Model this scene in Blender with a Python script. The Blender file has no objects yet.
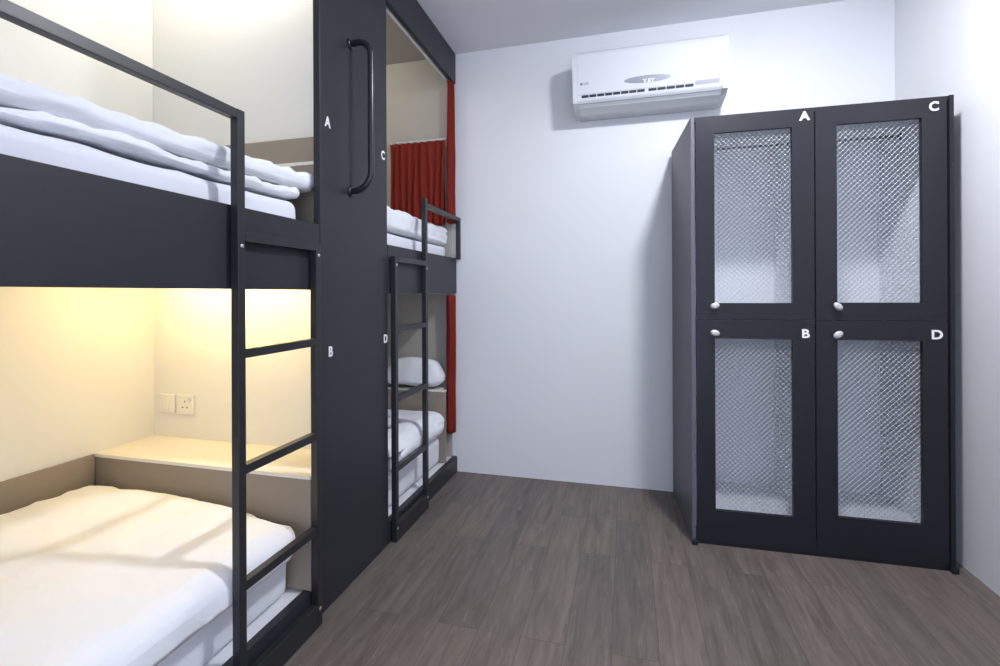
import bpy, bmesh, math, random
from mathutils import Vector, Matrix, noise

C = bpy.context.scene.collection
PI = math.pi
random.seed(7)

# ------------------------------------------------------------------ camera
cam_d = bpy.data.cameras.new('camera')
cam = bpy.data.objects.new('camera', cam_d)
C.objects.link(cam)
cam_d.sensor_fit = 'HORIZONTAL'
cam_d.sensor_width = 36.0
cam_d.lens = 36.0 * 480.0 / 1000.0
cam_d.shift_y = -0.0395
cam_d.clip_start = 0.02
cam.matrix_world = (Matrix.Translation((0, 0, 1.15)) @ Matrix.Rotation(math.radians(14.708), 4, 'Z')
                    @ Matrix.Rotation(PI / 2, 4, 'X') @ Matrix.Rotation(-0.0045, 4, 'Z'))
bpy.context.scene.camera = cam

# ------------------------------------------------------------------ world / view
w = bpy.data.worlds.new('world')
bpy.context.scene.world = w
w.use_nodes = True
w.node_tree.nodes['Background'].inputs[0].default_value = (0.68, 0.77, 1.0, 1)
w.node_tree.nodes['Background'].inputs[1].default_value = 2.6
vs = bpy.context.scene.view_settings
vs.view_transform = 'Standard'
vs.look = 'None'
vs.gamma = 1.0
vs.exposure = 0.1
vs.use_curve_mapping = False

# lamp settings (the lamps themselves are built further down, each with its own light)
LAMP_POWER = 44.0            # opal ceiling lamp by the lockers
LAMP_COLOR = (0.90, 0.93, 1.0)
STRIP_COLOR = (1.0, 0.74, 0.33)
STRIP_LOWER = 8.0
STRIP_FAR = 5.0
STRIP_UPPER = 13.0
STRIP_UPPER_COLOR = (1.0, 0.95, 0.84)

# ------------------------------------------------------------------ dimensions
BX = -1.06        # face of the bunks
BY = 2.935        # back wall
RX = 1.357        # right wall
FY = -1.35        # wall behind the camera
CZ = 2.70         # ceiling
LX = -3.10        # wall behind the bunks


# ------------------------------------------------------------------ materials
def mat(name, col, rough=0.5, metal=0.0, spec=0.5, coat=0.0):
    m = bpy.data.materials.new(name)
    m.use_nodes = True
    b = m.node_tree.nodes['Principled BSDF']
    b.inputs['Base Color'].default_value = (*col, 1)
    b.inputs['Roughness'].default_value = rough
    b.inputs['Metallic'].default_value = metal
    b.inputs['Specular IOR Level'].default_value = spec
    b.inputs['Coat Weight'].default_value = coat
    return m


def noisy(m, scale, amount, bump=0.0, stretch=(1, 1, 1), bscale=None, dist=0.002):
    """mottle a material's colour and give it a fine bump"""
    nt = m.node_tree
    N, L = nt.nodes, nt.links
    b = N['Principled BSDF']
    tc = N.new('ShaderNodeTexCoord')
    mp = N.new('ShaderNodeMapping')
    mp.inputs['Scale'].default_value = stretch
    L.new(tc.outputs['Object'], mp.inputs['Vector'])
    nz = N.new('ShaderNodeTexNoise')
    nz.inputs['Scale'].default_value = scale
    nz.inputs['Detail'].default_value = 5
    L.new(mp.outputs[0], nz.inputs['Vector'])
    col = b.inputs['Base Color'].default_value[:]
    mx = N.new('ShaderNodeMix')
    mx.data_type = 'RGBA'
    mx.inputs['A'].default_value = tuple(c * (1 - amount) for c in col[:3]) + (1,)
    mx.inputs['B'].default_value = tuple(min(1, c * (1 + amount)) for c in col[:3]) + (1,)
    L.new(nz.outputs['Fac'], mx.inputs['Factor'])
    L.new(mx.outputs['Result'], b.inputs['Base Color'])
    if bump:
        n2 = N.new('ShaderNodeTexNoise')
        n2.inputs['Scale'].default_value = bscale or scale * 6
        n2.inputs['Detail'].default_value = 4
        L.new(mp.outputs[0], n2.inputs['Vector'])
        bp = N.new('ShaderNodeBump')
        bp.inputs['Strength'].default_value = bump
        bp.inputs['Distance'].default_value = dist
        L.new(n2.outputs['Fac'], bp.inputs['Height'])
        L.new(bp.outputs['Normal'], b.inputs['Normal'])
    return m


M = {}
M['wall'] = noisy(mat('white wall paint', (0.80, 0.80, 0.825), 0.6, spec=0.3), 3, 0.02, 0.12, bscale=45)
M['ceiling'] = noisy(mat('ceiling paint', (0.80, 0.80, 0.83), 0.8, spec=0.2), 2, 0.02)
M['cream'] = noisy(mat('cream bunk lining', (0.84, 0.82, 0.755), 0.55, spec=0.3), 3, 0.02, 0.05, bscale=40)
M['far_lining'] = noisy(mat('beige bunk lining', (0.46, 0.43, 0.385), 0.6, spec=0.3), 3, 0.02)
M['greige'] = noisy(mat('greige laminate', (0.31, 0.26, 0.21), 0.55, spec=0.3), 6, 0.06)
M['ledge'] = noisy(mat('pale ledge top', (0.84, 0.80, 0.72), 0.45), 8, 0.02)
M['slab'] = noisy(mat('white bed base', (0.78, 0.78, 0.80), 0.5), 6, 0.02)
M['black'] = noisy(mat('charcoal laminate', (0.026, 0.0265, 0.033), 0.42, spec=0.33), 9, 0.08, 0.05, bscale=120, dist=0.0006)
M['locker'] = noisy(mat('black locker board', (0.015, 0.0155, 0.021), 0.40, spec=0.33), 9, 0.08, 0.05, bscale=120, dist=0.0006)
M['locker_side'] = noisy(mat('dark grey locker side', (0.115, 0.116, 0.14), 0.45, spec=0.4), 9, 0.06)
M['steel'] = noisy(mat('black powder coated steel', (0.020, 0.020, 0.023), 0.38, spec=0.5), 30, 0.10)
M['tube'] = mat('black grab tube', (0.020, 0.021, 0.028), 0.28, spec=0.5)
M['lining'] = noisy(mat('white locker lining', (0.76, 0.78, 0.82), 0.5), 4, 0.02)
M['mesh'] = mat('pale expanded metal', (0.54, 0.55, 0.58), 0.5, metal=0.0)
M['knob'] = mat('brushed nickel', (0.60, 0.58, 0.56), 0.42, metal=0.4)
M['letter'] = mat('white lettering', (0.88, 0.88, 0.88), 0.5)
M['linen'] = noisy(mat('white bed linen', (0.86, 0.87, 0.90), 0.85, spec=0.15), 5, 0.015, 0.35, bscale=14, dist=0.012)
M['mattress'] = noisy(mat('white mattress cover', (0.80, 0.81, 0.86), 0.85, spec=0.15), 6, 0.02, 0.25, bscale=16, dist=0.008)
M['red'] = noisy(mat('brick red curtain cloth', (0.21, 0.023, 0.015), 0.8, spec=0.15), 10, 0.12, 0.15, (6, 6, 0.4), 30)
M['plastic'] = mat('white glossy plastic', (0.70, 0.71, 0.74), 0.06, spec=0.5)
M['plastic_matt'] = mat('white matt plastic', (0.74, 0.75, 0.78), 0.45)
M['slot'] = mat('dark vent', (0.012, 0.013, 0.022), 0.6)
M['badge'] = mat('silver grey badge', (0.26, 0.27, 0.31), 0.35, metal=0.2)
M['groove'] = mat('grey seam', (0.36, 0.36, 0.40), 0.5)
M['socket'] = mat('cream socket plastic', (0.86, 0.83, 0.75), 0.3)
M['hole'] = mat('socket hole', (0.10, 0.08, 0.05), 0.6)
M['chrome'] = mat('steel rod', (0.10, 0.10, 0.12), 0.3, metal=0.6)
M['screw'] = mat('zinc screw', (0.6, 0.6, 0.6), 0.35, metal=0.8)


def emis(name, col, strength):
    m = bpy.data.materials.new(name)
    m.use_nodes = True
    b = m.node_tree.nodes['Principled BSDF']
    b.inputs['Base Color'].default_value = (0.9, 0.9, 0.9, 1)
    b.inputs['Emission Color'].default_value = (*col, 1)
    b.inputs['Emission Strength'].default_value = strength
    return m


def plank_floor():
    m = bpy.data.materials.new('grey brown wood planks')
    m.use_nodes = True
    nt = m.node_tree
    N, L = nt.nodes, nt.links
    b = N['Principled BSDF']
    tc = N.new('ShaderNodeTexCoord')
    mp = N.new('ShaderNodeMapping')
    mp.inputs['Rotation'].default_value = (0, 0, PI / 2)
    mp.inputs['Location'].default_value = (0.31, 0.05, 0)
    L.new(tc.outputs['Object'], mp.inputs['Vector'])
    br = N.new('ShaderNodeTexBrick')
    br.offset = 0.37
    br.inputs['Color1'].default_value = (0.0, 0.0, 0.0, 1)
    br.inputs['Color2'].default_value = (1, 1, 1, 1)
    br.inputs['Mortar'].default_value = (0.5, 0.5, 0.5, 1)
    br.inputs['Scale'].default_value = 1.0
    br.inputs['Brick Width'].default_value = 0.92
    br.inputs['Row Height'].default_value = 0.148
    br.inputs['Mortar Size'].default_value = 0.0012
    br.inputs['Bias'].default_value = 0.0
    L.new(mp.outputs[0], br.inputs['Vector'])
    # grain, long in the plank direction, shifted per plank
    sh = N.new('ShaderNodeVectorMath')
    sh.operation = 'MULTIPLY_ADD'
    sh.inputs[1].default_value = (7, 3, 5)
    L.new(br.outputs['Color'], sh.inputs[0])
    L.new(tc.outputs['Object'], sh.inputs[2])
    mg = N.new('ShaderNodeMapping')
    mg.inputs['Scale'].default_value = (16, 1.6, 1)
    L.new(sh.outputs[0], mg.inputs['Vector'])
    n1 = N.new('ShaderNodeTexNoise')
    n1.inputs['Scale'].default_value = 2.2
    n1.inputs['Detail'].default_value = 8
    n1.inputs['Roughness'].default_value = 0.65
    n1.inputs['Distortion'].default_value = 0.6
    L.new(mg.outputs[0], n1.inputs['Vector'])
    mg2 = N.new('ShaderNodeMapping')
    mg2.inputs['Scale'].default_value = (70, 5, 1)
    L.new(sh.outputs[0], mg2.inputs['Vector'])
    n2 = N.new('ShaderNodeTexNoise')
    n2.inputs['Scale'].default_value = 2.0
    n2.inputs['Detail'].default_value = 4
    L.new(mg2.outputs[0], n2.inputs['Vector'])
    r1 = N.new('ShaderNodeValToRGB')
    r1.color_ramp.elements[0].position = 0.28
    r1.color_ramp.elements[0].color = (0.096, 0.079, 0.069, 1)
    r1.color_ramp.elements[1].position = 0.74
    r1.color_ramp.elements[1].color = (0.204, 0.170, 0.150, 1)
    L.new(n1.outputs['Fac'], r1.inputs['Fac'])
    # plank tint
    rt = N.new('ShaderNodeValToRGB')
    rt.color_ramp.elements[0].color = (0.86, 0.85, 0.86, 1)
    rt.color_ramp.elements[1].color = (1.10, 1.07, 1.04, 1)
    L.new(br.outputs['Color'], rt.inputs['Fac'])
    m1 = N.new('ShaderNodeMix')
    m1.data_type = 'RGBA'
    m1.blend_type = 'MULTIPLY'
    m1.inputs['Factor'].default_value = 1
    L.new(r1.outputs['Color'], m1.inputs['A'])
    L.new(rt.outputs['Color'], m1.inputs['B'])
    # pale flecks in the pores
    fl = N.new('ShaderNodeValToRGB')
    fl.color_ramp.elements[0].position = 0.64
    fl.color_ramp.elements[0].color = (0, 0, 0, 1)
    fl.color_ramp.elements[1].position = 0.74
    fl.color_ramp.elements[1].color = (0.55, 0.55, 0.55, 1)
    L.new(n2.outputs['Fac'], fl.inputs['Fac'])
    m2 = N.new('ShaderNodeMix')
    m2.data_type = 'RGBA'
    L.new(fl.outputs['Color'], m2.inputs['Factor'])
    L.new(m1.outputs['Result'], m2.inputs['A'])
    m2.inputs['B'].default_value = (0.26, 0.24, 0.225, 1)
    # joints
    m3 = N.new('ShaderNodeMix')
    m3.data_type = 'RGBA'
    L.new(br.outputs['Fac'], m3.inputs['Factor'])
    L.new(m2.outputs['Result'], m3.inputs['A'])
    m3.inputs['B'].default_value = (0.085, 0.074, 0.068, 1)
    L.new(m3.outputs['Result'], b.inputs['Base Color'])
    b.inputs['Roughness'].default_value = 0.48
    b.inputs['Specular IOR Level'].default_value = 0.35
    bp = N.new('ShaderNodeBump')
    bp.inputs['Strength'].default_value = 0.2
    bp.inputs['Distance'].default_value = 0.002
    L.new(n2.outputs['Fac'], bp.inputs['Height'])
    L.new(bp.outputs['Normal'], b.inputs['Normal'])
    return m


M['floor'] = plank_floor()


# ------------------------------------------------------------------ mesh helpers
def add_box(bm, x0, x1, y0, y1, z0, z1, bev=0.0):
    t = bmesh.new()
    v = [t.verts.new(p) for p in ((x0, y0, z0), (x1, y0, z0), (x1, y1, z0), (x0, y1, z0),
                                  (x0, y0, z1), (x1, y0, z1), (x1, y1, z1), (x0, y1, z1))]
    for f in ((0, 3, 2, 1), (4, 5, 6, 7), (0, 1, 5, 4), (1, 2, 6, 5), (2, 3, 7, 6), (3, 0, 4, 7)):
        t.faces.new([v[i] for i in f])
    if bev:
        bmesh.ops.bevel(t, geom=t.edges[:], offset=bev, segments=2, profile=0.5, affect='EDGES')
    merge(bm, t)


def merge(bm, t):
    mp = {}
    for v in t.verts:
        mp[v] = bm.verts.new(v.co)
    for f in t.faces:
        try:
            nf = bm.faces.new([mp[v] for v in f.verts])
            nf.smooth = f.smooth
        except ValueError:
            pass
    t.free()


def add_tube(bm, pts, r, seg=12, smooth=True):
    pts = [Vector(p) for p in pts]
    rings = []
    up = None
    for i, p in enumerate(pts):
        a = pts[max(0, i - 1)]
        b = pts[min(len(pts) - 1, i + 1)]
        d = (b - a).normalized()
        if up is None:
            up = Vector((0, 1, 0)) if abs(d.y) < 0.9 else Vector((0, 0, 1))
        s = d.cross(up).normalized()
        u = s.cross(d).normalized()
        up = u
        rings.append([bm.verts.new(p + r * (math.cos(2 * PI * k / seg) * s + math.sin(2 * PI * k / seg) * u)) for k in range(seg)])
    for i in range(len(rings) - 1):
        for k in range(seg):
            f = bm.faces.new((rings[i][k], rings[i][(k + 1) % seg], rings[i + 1][(k + 1) % seg], rings[i + 1][k]))
            f.smooth = smooth
    bm.faces.new(rings[0][::-1])
    bm.faces.new(rings[-1])


def add_lathe(bm, prof, origin, axis='Z', seg=32):
    """prof = [(radius, height)...]"""
    o = Vector(origin)
    rings = []
    for r, h in prof:
        ring = []
        for k in range(seg):
            a = 2 * PI * k / seg
            p = Vector((r * math.cos(a), r * math.sin(a), h))
            if axis == 'Y':
                p = Vector((p.x, p.z, p.y))
            elif axis == 'X':
                p = Vector((p.z, p.x, p.y))
            ring.append(bm.verts.new(o + p))
        rings.append(ring)
    for i in range(len(rings) - 1):
        for k in range(seg):
            f = bm.faces.new((rings[i][k], rings[i][(k + 1) % seg], rings[i + 1][(k + 1) % seg], rings[i + 1][k]))
            f.smooth = True
    bm.faces.new(rings[0][::-1])
    bm.faces.new(rings[-1])


def add_prism(bm, prof, x0, x1, smooth=False):
    """prof: list of (y, z), extruded along x"""
    a = [bm.verts.new((x0, y, z)) for y, z in prof]
    b = [bm.verts.new((x1, y, z)) for y, z in prof]
    n = len(prof)
    for i in range(n):
        f = bm.faces.new((a[i], a[(i + 1) % n], b[(i + 1) % n], b[i]))
        f.smooth = smooth
    # end faces on vertices of their own keep the shading of the long faces straight
    bm.faces.new([bm.verts.new(v.co) for v in a[::-1]])
    bm.faces.new([bm.verts.new(v.co) for v in b])


def add_quadbox(bm, pts, z0, z1):
    a = [bm.verts.new((x, y, z0)) for x, y in pts]
    b = [bm.verts.new((x, y, z1)) for x, y in pts]
    bm.faces.new(a[::-1])
    bm.faces.new(b)
    for i in range(len(pts)):
        j = (i + 1) % len(pts)
        bm.faces.new((a[i], a[j], b[j], b[i]))


def soft_box(x0, x1, y0, y1, z0, z1, r, step=0.03, fn=None):
    """rounded, wrinkled cushion-like body; fn(p, n) -> displaced p"""
    bm = bmesh.new()
    cx, cy, cz = (x0 + x1) / 2, (y0 + y1) / 2, (z0 + z1) / 2
    hx, hy, hz = (x1 - x0) / 2, (y1 - y0) / 2, (z1 - z0) / 2
    r = min(r, hx, hy, hz)
    cnt = [max(4, int(2 * h / step)) for h in (hx, hy, hz)]

    def lin(n, h):
        # denser near the edges so that the rounding is smooth
        out = []
        for i in range(n + 1):
            out.append(-h + 2 * h * i / n)
        for e in (0.15, 0.35, 0.6):
            out += [-h + r * e * 1.4, h - r * e * 1.4]
        out = sorted(set(round(min(h, max(-h, o)), 5) for o in out))
        res = [out[0]]
        for o in out[1:]:
            if o - res[-1] > 1e-4:
                res.append(o)
        return res
    ax = [lin(cnt[0], hx), lin(cnt[1], hy), lin(cnt[2], hz)]
    H = (hx, hy, hz)
    cache = {}

    def vert(p):
        k = tuple(round(c, 5) for c in p)
        if k in cache:
            return cache[k]
        q = Vector([max(-(H[i] - r), min(H[i] - r, p[i])) for i in range(3)])
        d = Vector(p) - q
        n = d.normalized() if d.length > 1e-9 else Vector((0, 0, 1))
        pos = q + n * r + Vector((cx, cy, cz))
        if fn:
            pos = fn(pos, n)
        cache[k] = bm.verts.new(pos)
        return cache[k]
    for a in range(3):
        u, v = (a + 1) % 3, (a + 2) % 3
        for s in (-1, 1):
            for i in range(len(ax[u]) - 1):
                for j in range(len(ax[v]) - 1):
                    q = []
                    for (ii, jj) in ((i, j), (i + 1, j), (i + 1, j + 1), (i, j + 1)):
                        p = [0, 0, 0]
                        p[a] = s * H[a]
                        p[u] = ax[u][ii]
                        p[v] = ax[v][jj]
                        q.append(vert(p))
                    if s < 0:
                        q = q[::-1]
                    if len(set(q)) == 4:
                        f = bm.faces.new(q)
                        f.smooth = True
    return bm


def obj(name, bm, m, parent=None, loc=None, autosmooth=False):
    me = bpy.data.meshes.new(name)
    bmesh.ops.recalc_face_normals(bm, faces=bm.faces[:])
    bm.to_mesh(me)
    bm.free()
    o = bpy.data.objects.new(name, me)
    me.materials.append(M[m] if isinstance(m, str) else m)
    C.objects.link(o)
    if loc:
        o.location = loc
    if parent:
        o.parent = parent
    return o


def tag(o, label, cat, group=None):
    o['label'] = label
    o['category'] = cat
    if group:
        o['group'] = group
    return o


def thing(name, label, cat, loc=(0, 0, 0), rotz=0.0, group=None):
    o = bpy.data.objects.new(name, None)
    o.empty_display_size = 0.1
    C.objects.link(o)
    o.location = loc
    o.rotation_euler = (0, 0, rotz)
    return tag(o, label, cat, group)


def box(name, m, parent, x0, x1, y0, y1, z0, z1, bev=0.0):
    bm = bmesh.new()
    add_box(bm, x0, x1, y0, y1, z0, z1, bev)
    return obj(name, bm, m, parent)


def struct(name, m, x0, x1, y0, y1, z0, z1):
    o = box(name, m, None, x0, x1, y0, y1, z0, z1)
    o['kind'] = 'structure'
    return o


def letter(name, ch, size, m, parent, mw, bold=0.004, sx=1.0, depth=0.0008):
    """flat lettering as its own mesh; mw places it (local x right, local y up, local z out)"""
    cu = bpy.data.curves.new(name, 'FONT')
    cu.body = ch
    cu.size = size
    cu.align_x = 'CENTER'
    cu.align_y = 'CENTER'
    cu.offset = bold
    cu.extrude = depth
    tmp = bpy.data.objects.new(name + '_tmp', cu)
    C.objects.link(tmp)
    dg = bpy.context.evaluated_depsgraph_get()
    me = bpy.data.meshes.new_from_object(tmp.evaluated_get(dg))
    bpy.data.objects.remove(tmp)
    bpy.data.curves.remove(cu)
    me.transform(Matrix.Diagonal((sx, 1, 1, 1)))
    me.transform(mw)
    me.name = name
    me.materials.clear()
    me.materials.append(M[m])
    o = bpy.data.objects.new(name, me)
    C.objects.link(o)
    o.parent = parent
    return o


def facing_x(x, y, z):      # reads from +x: right = +y
    return Matrix(((0, 0, 1, x), (1, 0, 0, y), (0, 1, 0, z), (0, 0, 0, 1)))


def facing_ny(x, y, z):     # reads from -y: right = +x
    return Matrix(((1, 0, 0, x), (0, 0, -1, y), (0, 1, 0, z), (0, 0, 0, 1)))


# ------------------------------------------------------------------ the room
struct('floor', 'floor', LX - 0.1, RX + 0.1, FY - 0.1, BY + 0.1, -0.08, 0.0)
struct('ceiling', 'ceiling', LX - 0.1, RX + 0.1, FY - 0.1, BY + 0.1, CZ, CZ + 0.08)
struct('wall_back', 'wall', LX - 0.1, RX + 0.1, BY, BY + 0.1, 0, CZ)
struct('wall_right', 'wall', RX, RX + 0.1, FY, BY, 0, CZ)
bm = bmesh.new()
add_box(bm, LX - 0.1, -0.95, FY - 0.1, FY, 0, CZ)
add_box(bm, 1.15, RX + 0.1, FY - 0.1, FY, 0, CZ)
add_box(bm, -0.95, 1.15, FY - 0.1, FY, 2.55, CZ)      # over a wide opening added behind the camera to let sky fill in
o = obj('wall_front', bm, 'wall')
o['kind'] = 'structure'
struct('wall_left', 'wall', LX - 0.1, LX, FY, BY, 0, CZ)


# ------------------------------------------------------------------ lights of the room
def dome_lamp(x, y, power, label):
    t = thing('ceiling_lamp', label, 'ceiling light', (x, y, CZ), 0)
    bm = bmesh.new()
    add_lathe(bm, [(0.090, 0.0), (0.092, -0.006), (0.088, -0.012), (0.082, -0.012)], (0, 0, 0))
    obj('base_ring', bm, 'plastic_matt', t)
    bm = bmesh.new()
    prof = [(0.080 * math.cos(a), -0.0125 - 0.024 * math.sin(a)) for a in [i * PI / 2 / 8 for i in range(8)]] + [(0.006, -0.0366)]
    add_lathe(bm, prof, (0, 0, 0))
    obj('opal_dome', bm, emis('opal lamp dome', LAMP_COLOR, power / (0.022 * PI)), t)
    return t


dome_lamp(0.57, 1.62, LAMP_POWER, 'round opal ceiling lamp just in front of the lockers')


def strip_light(x0, x1, y, z, col, power, label):
    """slim LED batten fixed under a slab"""
    t = thing('strip_light', label, 'light', ((x0 + x1) / 2, y, z), 0)
    h = (x1 - x0) / 2
    bm = bmesh.new()
    add_box(bm, -h, h, -0.014, 0.014, -0.008, 0.0, 0.002)
    obj('housing', bm, 'plastic_matt', t)
    bm = bmesh.new()
    add_tube(bm, [(-h + 0.01, 0, -0.013), (h - 0.01, 0, -0.013)], 0.0055, 10)
    area = 2 * PI * 0.0055 * (2 * h - 0.02)
    obj('tube', bm, emis('warm led tube', col, power / area / PI), t)
    return t


# ------------------------------------------------------------------ near bunk bed (A over B)
NEAR0, NEARE = -0.45, 1.69       # length along y, end panel
near = thing('bunk_bed', 'black bunk bed with ladder and lit cream interior left of the tall panel', 'bunk bed', (BX, 0.6, 0))


def P(parent):
    """make coordinates world-based for children of an unrotated empty"""
    return Vector(parent.location)


def wbox(name, m, parent, x0, x1, y0, y1, z0, z1, bev=0.0, root=None):
    p = P(root or parent)
    return box(name, m, parent, x0 - p.x, x1 - p.x, y0 - p.y, y1 - p.y, z0 - p.z, z1 - p.z, bev)


def wobj(name, bm, m, parent, root=None):
    p = P(root or parent)
    bmesh.ops.translate(bm, verts=bm.verts[:], vec=-p)
    return obj(name, bm, m, parent)


NB = -2.05                        # back panel of the near bunk
o = wbox('front_board', 'black', near, BX - 0.025, BX, NEAR0, 1.500, 1.166, 1.40, 0.002)
wbox('base_plinth', 'black', near, BX - 0.03, BX, NEAR0, 1.500, 0.0, 0.122, 0.002)
wbox('bed_base', 'slab', near, NB, BX - 0.031, NEAR0, 1.50, 0.0, 0.115)
wbox('upper_platform', 'cream', near, NB, BX - 0.026, NEAR0, NEARE, 1.215, 1.25)
o = wbox('back_lining', 'cream', near, NB - 0.025, NB - 0.001, NEAR0, NEARE + 0.02, 0.0, CZ - 0.002)
wbox('back_skirting', 'greige', near, NB, NB + 0.010, NEAR0, 1.432, 0.124, 0.520)
wbox('end_lining', 'cream', near, NB, BX - 0.001, NEARE, NEARE + 0.02, 0.0, CZ - 0.002)
wbox('head_lining', 'cream', near, NB - 0.025, BX, NEAR0 - 0.022, NEAR0 - 0.002, 0.0, CZ - 0.002)
wbox('fascia', 'black', near, BX - 0.025, BX, NEAR0, 1.500, 2.50, CZ - 0.001, 0.002)


def ledge(parent, outline, front, zt, zb, upstand=None):
    """outline: plan of the ledge top; front: plan of its front board"""
    bm = bmesh.new()
    add_quadbox(bm, front, zb, zt - 0.0125)
    f = wobj('ledge_front', bm, 'greige', parent)
    f['label'] = 'greige front board of the ledge'
    bm = bmesh.new()
    add_quadbox(bm, outline, zt - 0.012, zt)
    wobj('ledge_top', bm, 'ledge', parent)
    if upstand:
        wbox('ledge_upstand', 'greige', parent, *upstand, 0.004)


XB, XN, YE = BX - 0.029, BX + 0.003, NEARE - 0.001
ledge(near, [(NB, 1.433), (XN, 1.433), (XN, 1.500), (XB, 1.500), (XB, YE), (NB, YE)],
      [(NB, 1.437), (XN, 1.437), (XN, 1.500), (XB, 1.500), (XB, 1.455), (NB, 1.455)], 0.522, 0.124)
ledge(near, [(NB, 1.560), (XB, 1.560), (XB, YE), (NB, YE)],
      [(NB, 1.564), (XB, 1.564), (XB, 1.582), (NB, 1.582)], 1.649, 1.251, (NB, XB, YE - 0.03, YE - 0.001, 1.650, 1.779))


def ladder(root, ya, yb, tall_first, base_y0, base_y1):
    """square steel tube ladder; ya / yb are the near faces of its two posts"""
    x0, x1 = BX + 0.005, BX + 0.030
    lad = wbox('ladder', 'steel', root, x0, x1, ya + 0.027, yb - 0.001, 0.0, 0.080, 0.0015)    # bottom tie
    for i, y in enumerate((ya, yb)):
        tall = (i == 0) == tall_first
        top = 1.662 if tall else 1.325
        wbox('ladder_post', 'steel', lad, x0, x1, y, y + 0.026, 0.0, top, 0.0015, root)
    for z in (0.335, 0.66, 0.985, 1.312):
        wbox('rung', 'steel', lad, x0, x1, ya + 0.027, yb - 0.001, z - 0.013, z + 0.013, 0.0015, root)
    for y in (ya + 0.013, yb + 0.013):
        for z in (1.285, 0.062):
            bm = bmesh.new()
            add_lathe(bm, [(0.006, 0.0), (0.006, 0.002), (0.003, 0.003)], (x1, y, z), 'X', 12)
            wobj('bolt', bm, 'screw', lad, root)
    return lad


ladder(near, 1.093, 1.437, True, 0, 0)
# guard rail: runs from the tall ladder post towards the head end
gr = wbox('guard_rail', 'steel', near, BX + 0.005, BX + 0.030, NEAR0, 1.092, 1.635, 1.661, 0.0015)
wbox('rail_post', 'steel', gr, BX + 0.005, BX + 0.030, NEAR0, NEAR0 + 0.026, 1.17, 1.636, 0.0015, near)
strip_light(-1.95, -1.15, 1.490, 1.215, STRIP_COLOR, STRIP_LOWER, 'slim warm strip light under the near upper bunk at its foot end')
strip_light(-1.85, -1.25, 1.575, CZ, STRIP_UPPER_COLOR, STRIP_UPPER, 'slim warm strip light on the ceiling over the near upper bunk')

# ------------------------------------------------------------------ far bunk bed (C over D)
FAR0, FAR1 = 2.005, BY - 0.002
FARW = BY - 0.016
FB = -3.05
far = thing('bunk_bed', 'black bunk bed with red curtains between tall panel and back wall', 'bunk bed', (BX, 2.47, 0))
wbox('front_board', 'black', far, BX - 0.025, BX, FAR0, FAR1, 1.152, 1.378, 0.002)
wbox('base_plinth', 'black', far, BX - 0.03, BX, FAR0, FAR1, 0.0, 0.10, 0.002)
wbox('bed_base', 'slab', far, FB, BX - 0.031, FAR0, FAR1, 0.0, 0.095)
wbox('upper_platform', 'cream', far, FB, BX - 0.033, FAR0, FARW - 0.001, 1.195, 1.25)
wbox('side_lining', 'cream', far, FB, BX - 0.032, FAR0 - 0.024, FAR0 - 0.002, 0.0, CZ - 0.002)
wbox('end_lining', 'cream', far, FB - 0.025, FB - 0.001, FAR0 - 0.024, FAR1, 0.0, CZ - 0.002)
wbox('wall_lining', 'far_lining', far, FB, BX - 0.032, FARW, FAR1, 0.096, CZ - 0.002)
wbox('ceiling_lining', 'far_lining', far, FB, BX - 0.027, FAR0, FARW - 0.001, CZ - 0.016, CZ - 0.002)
wbox('fascia', 'black', far, BX - 0.025, BX, FAR0, FAR1, 2.505, CZ - 0.001, 0.002)
ladder(far, 2.022, 2.372, False, 0, 0)
gr2 = wbox('guard_rail', 'steel', far, BX + 0.005, BX + 0.030, 2.399, FAR1, 1.612, 1.637, 0.0015)
wbox('rail_post', 'steel', gr2, BX + 0.005, BX + 0.030, FAR1 - 0.026, FAR1, 1.37, 1.611, 0.0015, far)
# side ledge under the pillow
ledge(far, [(FB, 2.790), (BX - 0.026, 2.790), (BX - 0.026, 2.811), (BX - 0.056, 2.811), (BX - 0.056, FARW - 0.001), (FB, FARW - 0.001)],
      [(FB, 2.794), (BX - 0.028, 2.794), (BX - 0.028, 2.810), (FB, 2.810)], 0.551, 0.102)

strip_light(-2.10, -1.45, 2.40, CZ - 0.017, STRIP_UPPER_COLOR, STRIP_FAR, 'slim warm strip light on the ceiling over the far upper bunk C')

# ------------------------------------------------------------------ tall panel between the bunks
pan = thing('divider_panel', 'tall charcoal panel lettered A, B, C, D between the two bunk beds', 'panel', (BX, 1.742, 0))
p0 = P(pan)
wbox('panel_board', 'black', pan, BX - 0.028, BX, 1.503, 2.002, 0.0, CZ - 0.001, 0.002)
for ch, y, z, sz in (('A', 1.548, 1.782, 0.052), ('B', 1.560, 0.936, 0.052), ('C', 1.964, 1.775, 0.052), ('D', 1.980, 0.945, 0.052)):
    l = letter('letter', ch, sz, 'letter', pan, facing_x(BX + 0.001 - p0.x, y - p0.y, z), 0.0016, 0.9)
    l['label'] = 'white letter ' + ch + ' on the tall panel'
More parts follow.
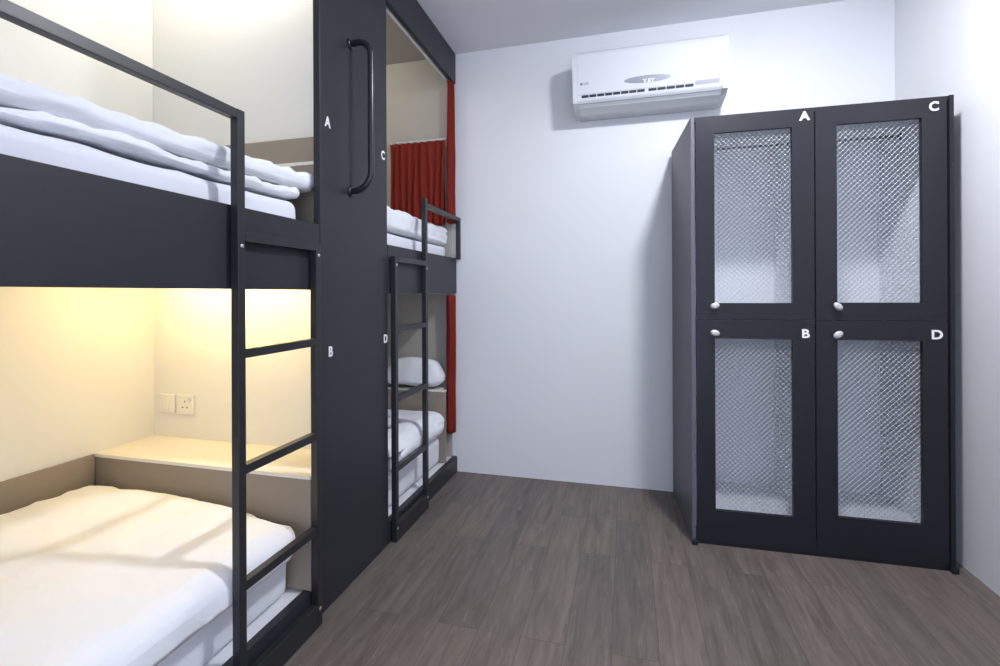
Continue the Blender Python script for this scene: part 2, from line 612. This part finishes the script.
# grab handle: a tube standing off the panel
hy, hx = 1.70, BX + 0.092
zt, zb, rr = 2.148, 1.560, 0.052
path = [(BX + 0.001, hy, zt)]
path += [(hx - rr + rr * math.sin(a), hy, zt - rr + rr * math.cos(a)) for a in [i * PI / 16 for i in range(9)]]
path += [(hx, hy, 1.85)]
rb = 0.075
path += [(hx - rb + rb * math.cos(a), hy, zb + rb - rb * math.sin(a)) for a in [i * PI / 20 for i in range(11)]]
path += [(BX + 0.001, hy, zb)]
bm = bmesh.new()
add_tube(bm, path, 0.013, 14)
gh = wobj('grab_handle', bm, 'tube', pan)
gh['label'] = 'glossy black grab handle'
for z in (zt, zb):
    bm = bmesh.new()
    add_lathe(bm, [(0.021, 0.0), (0.021, 0.005), (0.014, 0.009)], (BX, hy, z), 'X', 20)
    wobj('rosette', bm, 'tube', gh, pan)


# ------------------------------------------------------------------ bedding
def wr(p, f, seed=0):
    return noise.noise(Vector((p.x * f + seed, p.y * f + seed * 1.7, p.z * f)))


def ridged(p, fx, fy, fz, seed):
    return 1 - abs(noise.noise(Vector((p.x * fx + seed, p.y * fy - seed, p.z * fz)))) * 2


def cushion_fn(amp=0.006, f=9, seed=0, rid=0.008, stretch=(5, 2.5, 5)):
    def fn(p, n):
        d = amp * wr(p, f, seed) + 0.5 * amp * wr(p, f * 2.3, seed + 5)
        d += rid * (max(0.0, ridged(p, *stretch, seed)) ** 3 - 0.3)
        return p + n * d
    return fn


def place(name, bm, m, label, cat, group=None):
    o = obj(name, bm, m)
    me = o.data
    xs = [v.co for v in me.vertices]
    c = Vector((sum((v.x for v in xs)) / len(xs), sum((v.y for v in xs)) / len(xs), min(v.z for v in xs)))
    me.transform(Matrix.Translation(-c))
    o.location = c
    tag(o, label, cat, group)
    return o


# lower near bunk (B)
bm = soft_box(-2.035, -1.125, -0.42, 1.420, 0.117, 0.292, 0.035, 0.05, cushion_fn(0.003, 6, 1, 0.003))
place('mattress', bm, 'mattress', 'white mattress under the puffy duvet in the near lower bunk B', 'mattress', 'mattresses')


def low_duvet(p, n):
    d = 0.010 * wr(p, 3.5, 3) + 0.006 * wr(p, 9, 8) + 0.003 * wr(p, 22, 5)
    d += 0.007 * (max(0, ridged(p, 3.0, 9, 3, 2)) ** 4 - 0.2)
    d += 0.006 * (max(0, ridged(p, 7.0, 5, 3, 17)) ** 4 - 0.2)
    q = p + n * d * (1 if n.z > -0.2 else 0.2)
    if n.z > 0.1:
        u = max(0.0, min(1.0, (p.x + 2.0) / 0.93))
        q.z += 0.012 * math.sin(u * PI) - 0.042 * u ** 2.0
        e = max(0.0, (p.y - 1.15) / 0.27)
        q.z -= 0.022 * e * e
    else:
        t = max(0.0, min(1.0, (p.x + 1.115) / 0.05))
        q.z -= 0.060 * t * t * (1 - max(0.0, n.z) * 10 if n.z > 0 else 1)
    # corner rounding in plan
    e = max(0.0, (p.y - 1.25) / 0.17)
    g = max(0.0, (p.x + 1.36) / 0.30)
    q.y -= 0.035 * (g ** 2) * e
    return q


bm = soft_box(-2.03, -1.060, -0.38, 1.426, 0.302, 0.436, 0.066, 0.025, low_duvet)
place('duvet', bm, 'linen', 'puffy white duvet spread over the near lower bunk B', 'duvet', 'duvets')

# upper near bunk (A)
bm = soft_box(-2.035, -1.105, -0.42, 1.445, 1.252, 1.472, 0.03, 0.03, cushion_fn(0.003, 7, 11, 0.005, (6, 5, 9)))
place('mattress', bm, 'mattress', 'white mattress behind the long board of the near upper bunk A', 'mattress', 'mattresses')


def fold_fn(seed, tilt=0.0, rise=0.0):
    def fn(p, n):
        d = 0.006 * wr(p, 5, seed) + 0.007 * wr(p, 13, seed + 4) + 0.004 * wr(p, 30, seed + 9)
        d += 0.007 * (max(0, ridged(p, 5, 7, 12, seed)) ** 3 - 0.3) - 0.006 * (max(0, ridged(p, 9, 14, 22, seed + 3)) ** 5)
        q = p + n * d * (1 if n.z > -0.3 else 0.3)
        q.x += 0.010 * math.sin(p.y * 6 + seed)
        q.z += tilt * max(-1.0, min(1.0, (p.y - 1.0) / 0.5)) * (1 if n.z > -0.3 else 0.5)
        q.z += rise * wr(p, 2.5, seed + 31)
        return q
    return fn


duv = thing('duvet', 'thick folded white duvet lying along the near upper bunk A', 'duvet', (-1.45, 0.7, 1.480), 0, 'duvets')
bm = soft_box(-1.95, -1.108, -0.20, 1.470, 1.483, 1.513, 0.016, 0.022, fold_fn(21, 0.006, 0.006))
wobj('lower_fold', bm, 'linen', duv)
bm = soft_box(-1.95, -1.092, -0.25, 1.548, 1.514, 1.574, 0.030, 0.022, fold_fn(33, 0.010, 0.008))
wobj('upper_fold', bm, 'linen', duv)

# upper far bunk (C)
bm = soft_box(-2.98, -1.118, 2.02, 2.90, 1.252, 1.452, 0.03, 0.05, cushion_fn(0.004, 7, 41, 0.005))
place('mattress', bm, 'mattress', 'white mattress behind the short board of the far upper bunk C', 'mattress', 'mattresses')


def duvet_c(p, n):
    d = 0.008 * wr(p, 5, 57) + 0.007 * wr(p, 12, 61) + 0.004 * wr(p, 28, 66)
    d += 0.008 * (max(0, ridged(p, 6, 6, 10, 57)) ** 3 - 0.3)
    q = p + n * d * (1 if n.z > -0.3 else 0.3)
    # fold lines that open towards the back wall
    k = max(0.0, min(1.0, (p.y - 2.42) / 0.15))
    for zf, a in ((1.524 + 0.02 * (p.y - 2.6), 0.022), (1.492 - 0.01 * (p.y - 2.6), 0.016)):
        q.x -= k * a * math.exp(-((p.z - zf) / 0.007) ** 2) * max(0, n.x)
    return q


bm = soft_box(-2.2, -1.098, 2.03, 2.895, 1.459, 1.574, 0.032, 0.018, duvet_c)
place('duvet', bm, 'linen', 'folded white duvet in front of the red curtain in the far upper bunk C', 'duvet', 'duvets')

# lower far bunk (D)
bm = soft_box(-2.98, -1.115, 2.02, 2.780, 0.104, 0.272, 0.035, 0.05, cushion_fn(0.003, 6, 61, 0.003))
place('mattress', bm, 'mattress', 'white mattress under the duvet in the far lower bunk D', 'mattress', 'mattresses')


def low_duvet2(p, n):
    d = 0.008 * wr(p, 6, 73) + 0.004 * wr(p, 14, 78) + 0.010 * (max(0, ridged(p, 4, 3, 3, 72)) ** 3 - 0.3)
    q = p + n * d * (1 if n.z > -0.2 else 0.2)
    if n.z > 0.1:
        q.z += 0.015 * math.sin((p.y - 2.02) / 0.76 * PI) - 0.02
    return q


bm = soft_box(-2.6, -1.068, 2.015, 2.782, 0.282, 0.450, 0.07, 0.03, low_duvet2)
place('duvet', bm, 'linen', 'white duvet spread over the far lower bunk D behind the ladder', 'duvet', 'duvets')


def pillow_fn(p, n):
    cx, cy = -1.305, 2.835
    u, v = (p.x - cx) / 0.215, (p.y - cy) / 0.085
    s = (1 - min(1, abs(u)) ** 4) * (1 - min(1, abs(v)) ** 4)
    q = p.copy()
    q.z = 0.565 + (p.z - 0.553) * (0.35 + 0.75 * s)
    d = 0.006 * wr(p, 9, 90) + 0.005 * wr(p, 20, 91)
    q = q + n * d
    q.z = max(q.z, 0.5535)
    return q


bm = soft_box(-1.51, -1.108, 2.755, 2.912, 0.5535, 0.715, 0.07, 0.02, pillow_fn)
place('pillow', bm, 'linen', 'plump white pillow on the ledge of the far lower bunk D', 'pillow')


# ------------------------------------------------------------------ curtains
def curtain_bm(x0, x1, y, z0, z1, folds, amp, seed, along='x', taper=0.0):
    bm = bmesh.new()
    nu, nv = folds * 10, 24
    rows = []
    rnd = random.Random(seed)
    ph = [rnd.uniform(-0.6, 0.6) for _ in range(folds + 2)]
    for j in range(nv + 1):
        v = j / nv
        row = []
        for i in range(nu + 1):
            u = i / nu
            k = u * folds
            a = amp * math.sin(2 * PI * k + ph[int(k)] * 0.5 + 0.5 * math.sin(v * 3 + seed + k))
            a *= 0.75 + 0.35 * v
            a += 0.3 * amp * noise.noise(Vector((u * folds * 1.3, v * 3, seed)))
            px = x0 + (x1 - x0) * u
            px += taper * v * (u - 0.5) + 0.004 * math.sin(v * 5 + k * 2)
            z = z1 + (z0 - z1) * v
            row.append(bm.verts.new((px, y + a, z) if along == 'x' else (y + a, px, z)))
        rows.append(row)
    for j in range(nv):
        for i in range(nu):
            f = bm.faces.new((rows[j][i], rows[j][i + 1], rows[j + 1][i + 1], rows[j + 1][i]))
            f.smooth = True
    return bm


def solid(o, t=0.0025):
    m = o.modifiers.new('thickness', 'SOLIDIFY')
    m.thickness = t
    m.offset = 0
    return o


wc = thing('curtain', 'wide pleated red curtain on a rod inside far upper bunk C', 'curtain', (-1.32, 2.89, 1.60), 0, 'red curtains')
q0 = P(wc)
bm = curtain_bm(-1.50, -1.112, 2.880, 1.59, 2.132, 8, 0.012, 3, taper=-0.02)
solid(wobj('cloth', bm, 'red', wc))
bm = bmesh.new()
add_tube(bm, [(-1.515, 2.880, 2.140), (-1.108, 2.880, 2.140)], 0.004, 10)
for i in range(9):
    x = -1.495 + i * 0.0470
    add_lathe(bm, [(0.006, -0.004), (0.008, 0.0), (0.006, 0.004)], (x, 2.880, 2.140), 'X', 12)
for x in (-1.513, -1.110):
    add_tube(bm, [(x, 2.878, 2.140), (x, FARW - 0.001, 2.140)], 0.004, 8)
wobj('rod', bm, 'plastic_matt', wc)

pc = thing('curtain', 'narrow gathered red curtain hanging from the fascia over the far upper bunk corner', 'curtain', (-1.10, 2.89, 1.58), 0, 'red curtains')
bm = curtain_bm(2.850, 2.930, -1.078, 1.600, 2.500, 4, 0.020, 9, 'y')
solid(wobj('cloth', bm, 'red', pc))
bm = bmesh.new()
add_box(bm, -1.106, -1.092, FAR0 + 0.02, FARW - 0.002, 2.503, 2.516, 0.001)
wobj('track', bm, 'plastic_matt', pc)
pd = thing('curtain', 'narrow gathered red curtain at the back wall end of the far lower bunk D', 'curtain', (-1.10, 2.89, 0.29), 0, 'red curtains')
bm = curtain_bm(2.820, 2.930, -1.078, 0.270, 1.140, 4, 0.022, 14, 'y', taper=-0.04)
solid(wobj('cloth', bm, 'red', pd))
bm = bmesh.new()
add_box(bm, -1.108, -1.094, FAR0 + 0.02, FARW - 0.002, 1.1495, 1.162, 0.001)
wobj('track', bm, 'plastic_matt', pd)


# ------------------------------------------------------------------ sockets on the end panel of bunk B
def wall_plate(x0, x1, z0, z1, kind, label):
    t = thing('wall_socket' if kind == 'socket' else 'light_switch', label, 'socket' if kind == 'socket' else 'switch',
              ((x0 + x1) / 2, NEARE - 0.001, (z0 + z1) / 2), 0)
    hw, hh = (x1 - x0) / 2, (z1 - z0) / 2
    bm = bmesh.new()
    add_box(bm, -hw, hw, -0.009, 0, -hh, hh, 0.003)
    obj('plate', bm, 'socket', t)
    if kind == 'socket':
        for (x, z, w, h) in ((0, 0.014, 0.004, 0.009), (-0.012, -0.012, 0.008, 0.005), (0.012, -0.012, 0.008, 0.005)):
            box('socket_hole', 'hole', t, x - w / 2, x + w / 2, -0.0096, -0.008, z - h / 2, z + h / 2)
        bm = bmesh.new()
        add_box(bm, 0.020, 0.034, -0.013, -0.0085, 0.014, 0.034, 0.002)
        obj('switch_rocker', bm, 'plastic', t)
    else:
        bm = bmesh.new()
        add_box(bm, -0.016, 0.016, -0.0125, -0.0085, -0.026, 0.026, 0.002)
        obj('switch_rocker', bm, 'socket', t)
    return t


wall_plate(-1.914, -1.824, 0.626, 0.713, 'socket', 'cream three pin wall socket above the ledge in the near lower bunk B')
wall_plate(-2.016, -1.928, 0.628, 0.711, 'switch', 'cream switch plate left of the three pin socket in lower bunk B')

# ------------------------------------------------------------------ locker cabinet
cab = thing('locker_cabinet', 'black locker cabinet with four pale mesh doors lettered A to D', 'locker', (0.290, 2.358, 0), math.radians(0.9))
W, D, Hc = 1.010, 0.545, 1.955
SPL = 0.026                         # the side panels splay a little towards the back


bm = bmesh.new()
add_quadbox(bm, [(0, -0.004), (0.015, -0.004), (0.015, D), (-SPL, D)], 0.0, Hc)
obj('side_panel', bm, 'locker_side', cab)
bm = bmesh.new()
add_quadbox(bm, [(W - 0.015, -0.004), (W, -0.004), (W, D), (W - 0.015, D)], 0.0, Hc)
obj('side_panel', bm, 'locker', cab)
box('top_panel', 'locker', cab, 0.016, W - 0.016, 0.002, D, Hc - 0.02, Hc - 0.001)
box('base_plinth', 'locker', cab, 0.016, W - 0.016, 0.004, D, 0.0, 0.075)
for x in (-0.003, W - 0.022):
    box('foot', 'locker', cab, x, x + 0.025, -0.022, -0.0045, 0.0, 0.022, 0.003)
bm = bmesh.new()
add_box(bm, 0.0155, 0.022, 0.024, D - 0.012, 0.076, Hc - 0.021)
add_box(bm, W - 0.022, W - 0.0155, 0.024, D - 0.012, 0.076, Hc - 0.021)
add_box(bm, 0.0155, W - 0.0155, D - 0.012, D - 0.001, 0.076, Hc - 0.021)
add_box(bm, 0.0225, W - 0.0225, 0.024, D - 0.0125, 0.076, 0.10)
add_box(bm, 0.0225, W - 0.0225, 0.024, D - 0.0125, Hc - 0.03, Hc - 0.021)
add_box(bm, 0.497, 0.513, 0.024, D - 0.0125, 0.1005, Hc - 0.0305)
for x0, x1 in ((0.0225, 0.4965), (0.5135, W - 0.0225)):
    add_box(bm, x0, x1, 0.024, D - 0.0125, 1.018, 1.038)
li = obj('lining', bm, 'lining', cab)
li['label'] = 'white inside boards and shelves'


def expanded_mesh(x0, x1, z0, z1, y, px=0.0215, pz=0.0112, t=0.0009, wv=0.0009):
    """rows of zigzag strands that meet at short flat bonds"""
    bm = bmesh.new()
    n = max(4, 2 * round((x1 - x0) / px))
    dx = (x1 - x0) / n
    rows = int((z1 - z0) / pz)
    for j in range(rows + 1):
        z = z0 + j * pz
        prev = None
        for i in range(n):
            s = 1 if (i + j) % 2 == 0 else -1
            zz = min(z1, max(z0, z + s * pz * 0.45))
            for e in (0.33, 0.67):
                x = x0 + (i + e) * dx
                ring = [bm.verts.new((x, y - t, zz - wv)), bm.verts.new((x, y - t * 0.2, zz + wv)),
                        bm.verts.new((x, y + t, zz + wv)), bm.verts.new((x, y + t * 0.2, zz - wv))]
                if prev:
                    for k in range(4):
                        bm.faces.new((prev[k], prev[(k + 1) % 4], ring[(k + 1) % 4], ring[k]))
                prev = ring
    return bm


def locker_door(name_ch, x0, x1, z0, z1, ox0, ox1, oz0, oz1, lx, lz, kx, kz, ktilt, lsx=1.08):
    bm = bmesh.new()
    yf, yb = 0.0, 0.020
    # frame with a hole, as one clean ring
    def ring(y):
        o_ = [bm.verts.new(p) for p in ((x0, y, z0), (x1, y, z0), (x1, y, z1), (x0, y, z1))]
        i_ = [bm.verts.new(p) for p in ((ox0, y, oz0), (ox1, y, oz0), (ox1, y, oz1), (ox0, y, oz1))]
        return o_, i_
    fo, fi = ring(yf)
    bo, bi = ring(yb)
    for k in range(4):
        n = (k + 1) % 4
        bm.faces.new((fo[k], fo[n], fi[n], fi[k]))
        bm.faces.new((bo[n], bo[k], bi[k], bi[n]))
        bm.faces.new((fo[n], fo[k], bo[k], bo[n]))
        bm.faces.new((fi[k], fi[n], bi[n], bi[k]))
    d = obj('door', bm, 'locker', cab)
    d['label'] = 'black framed mesh door lettered ' + name_ch
    e = 0.006
    bm = expanded_mesh(ox0 - e, ox1 + e, oz0 - e, oz1 + e, 0.0225)
    mm = obj('mesh_panel', bm, 'mesh', d)
    mm['label'] = 'pale expanded metal mesh'
    l = letter('letter', name_ch, 0.052, 'letter', d, facing_ny(lx, -0.001, lz), 0.0016, lsx)
    l['label'] = 'white letter ' + name_ch
    # oval cam knob
    bm = bmesh.new()
    t = bmesh.new()
    add_lathe(t, [(0.006, 0.0), (0.006, -0.010), (0.013, -0.011), (0.0155, -0.015), (0.0135, -0.020), (0.006, -0.022)], (0, 0, 0), 'Y', 24)
    bmesh.ops.scale(t, verts=t.verts[:], vec=(1.35, 1, 0.92))
    bmesh.ops.rotate(t, verts=t.verts[:], cent=(0, 0, 0), matrix=Matrix.Rotation(-ktilt, 3, 'Y'))
    bmesh.ops.translate(t, verts=t.verts[:], vec=(kx, 0, kz))
    merge(bm, t)
    k = obj('lock_knob', bm, 'knob', d)
    k['label'] = 'oval silver lock knob'


R = math.radians
ZS = 1.028
locker_door('A', 0.022, 0.503, ZS + 0.0012, Hc - 0.006, 0.101, 0.418, 1.102, 1.876, 0.467, 1.917, 0.098, 1.090, R(12))
locker_door('B', 0.022, 0.503, 0.020, ZS - 0.0012, 0.101, 0.418, 0.160, 0.942, 0.467, 0.967, 0.098, 0.967, R(-12))
locker_door('C', 0.509, 0.988, ZS + 0.0012, Hc - 0.006, 0.590, 0.901, 1.104, 1.872, 0.943, 1.913, 0.587, 1.088, R(-38), 0.96)
locker_door('D', 0.509, 0.988, 0.020, ZS - 0.0012, 0.590, 0.901, 0.180, 0.944, 0.950, 0.970, 0.587, 0.967, R(32))
for xa, xb in ((0.06, 0.485), (0.57, 0.955)):
    bm = bmesh.new()
    yr, zr = 0.285, 1.880
    add_tube(bm, [(xa, yr, zr), (xb, yr, zr)], 0.006, 10)
    for x, s in ((xa, -1), (xb, 1)):      # forked ends
        add_tube(bm, [(x, yr, zr), (x + s * 0.012, yr, zr + 0.014)], 0.005, 8)
        add_tube(bm, [(x, yr, zr), (x + s * 0.012, yr, zr - 0.016)], 0.005, 8)
    obj('hanging_rod', bm, 'chrome', cab)

# ------------------------------------------------------------------ air conditioner
AX0, AX1 = -0.287, 0.524
ac = thing('air_conditioner', 'white split air conditioner high on the back wall above and left of the lockers', 'air conditioner', (0.118, BY, 2.19))
prof = [(BY - 0.001, 2.515), (2.775, 2.515), (2.742, 2.507), (2.727, 2.490), (2.7225, 2.470), (2.7285, 2.41), (2.735, 2.34), (2.7415, 2.275),
        (2.745, 2.248), (2.750, 2.236), (2.775, 2.214), (2.83, 2.192), (BY - 0.001, 2.186)]
bm = bmesh.new()
add_prism(bm, prof, AX0 + 0.028, AX1 - 0.028, True)
wobj('body', bm, 'plastic', ac)
bm = bmesh.new()
cap = [(BY - 0.001, 2.517), (2.774, 2.517), (2.740, 2.509), (2.725, 2.491), (2.7205, 2.470), (2.7265, 2.41), (2.733, 2.34), (2.7395, 2.275),
       (2.742, 2.240), (2.742, 2.225), (2.80, 2.205), (BY - 0.001, 2.195)]
add_prism(bm, cap, AX0, AX0 + 0.0278)
wobj('end_cap', bm, 'plastic', ac)
bm = bmesh.new()
add_prism(bm, cap, AX1 - 0.0278, AX1)
wobj('end_cap', bm, 'plastic', ac)


def front_y(z):
    pts = [(2.186, 2.83), (2.214, 2.775), (2.236, 2.750), (2.248, 2.745), (2.275, 2.7415), (2.34, 2.735), (2.41, 2.7285), (2.47, 2.7225)]
    for (a, ya), (b, yb) in zip(pts, pts[1:]):
        if a <= z <= b:
            return ya + (yb - ya) * (z - a) / (b - a)
    return 2.735


# dark intake slots along the bottom of the front
def strip_on_front(bm, x0, x1, z0, z1, out=0.0012):
    add_prism(bm, [(front_y(z0) - out, z0), (front_y(z1) - out, z1), (front_y(z1) + 0.004, z1), (front_y(z0) + 0.004, z0)], x0, x1)


for xa, xb, n in ((-0.240, 0.106, 8), (0.121, 0.356, 5)):
    s = (xb - xa) / n
    for i in range(n):
        bm = bmesh.new()
        strip_on_front(bm, xa + i * s + 0.002, xa + (i + 1) * s - 0.002, 2.2520, 2.2660)
        wobj('vent_slot', bm, 'slot', ac)
bm = bmesh.new()
strip_on_front(bm, 0.362, 0.482, 2.258, 2.280)
wobj('display_strip', bm, 'groove', ac)
bm = bmesh.new()
strip_on_front(bm, AX0 + 0.03, AX1 - 0.03, 2.2230, 2.2262)
strip_on_front(bm, AX0 + 0.03, 0.36, 2.2690, 2.2710)
wobj('seam', bm, 'groove', ac)
# louver flap
bm = bmesh.new()
add_prism(bm, [(2.7745, 2.2125), (2.7785, 2.2085), (2.832, 2.1875), (2.831, 2.1915)], AX0 + 0.034, AX1 - 0.034)
wobj('louver', bm, 'plastic_matt', ac)
# oval badge
bm = bmesh.new()
cx, cz = 0.117, 2.318
top, botm = [], []
for k in range(40):
    a = 2 * PI * k / 40
    x = cx + 0.122 * math.cos(a)
    z = cz + 0.0185 * math.sin(a)
    top.append(bm.verts.new((x, front_y(z) - 0.002, z)))
    botm.append(bm.verts.new((x, front_y(z) + 0.003, z)))
bm.faces.new(top[::-1])
for k in range(40):
    bm.faces.new((top[k], top[(k + 1) % 40], botm[(k + 1) % 40], botm[k]))
wobj('badge', bm, 'badge', ac)
a0 = P(ac)
letter('badge_display', 'Y.ET', 0.027, 'letter', ac, facing_ny(0.125 - a0.x, front_y(2.306) - 0.0034 - a0.y, 2.306 - a0.z), 0.001, 1.15, 0.0004)
bm = bmesh.new()
add_lathe(bm, [(0.0075, 0.003), (0.0075, -0.0012), (0.002, -0.0014)], (-0.238, front_y(2.328), 2.328), 'Y', 20)
wobj('logo_disc', bm, 'badge', ac)
letter('logo_letters', 'LG', 0.019, 'badge', ac, facing_ny(-0.212 - a0.x, front_y(2.328) - 0.001 - a0.y, 2.3285 - a0.z), 0.0004, 1.2, 0.0004)
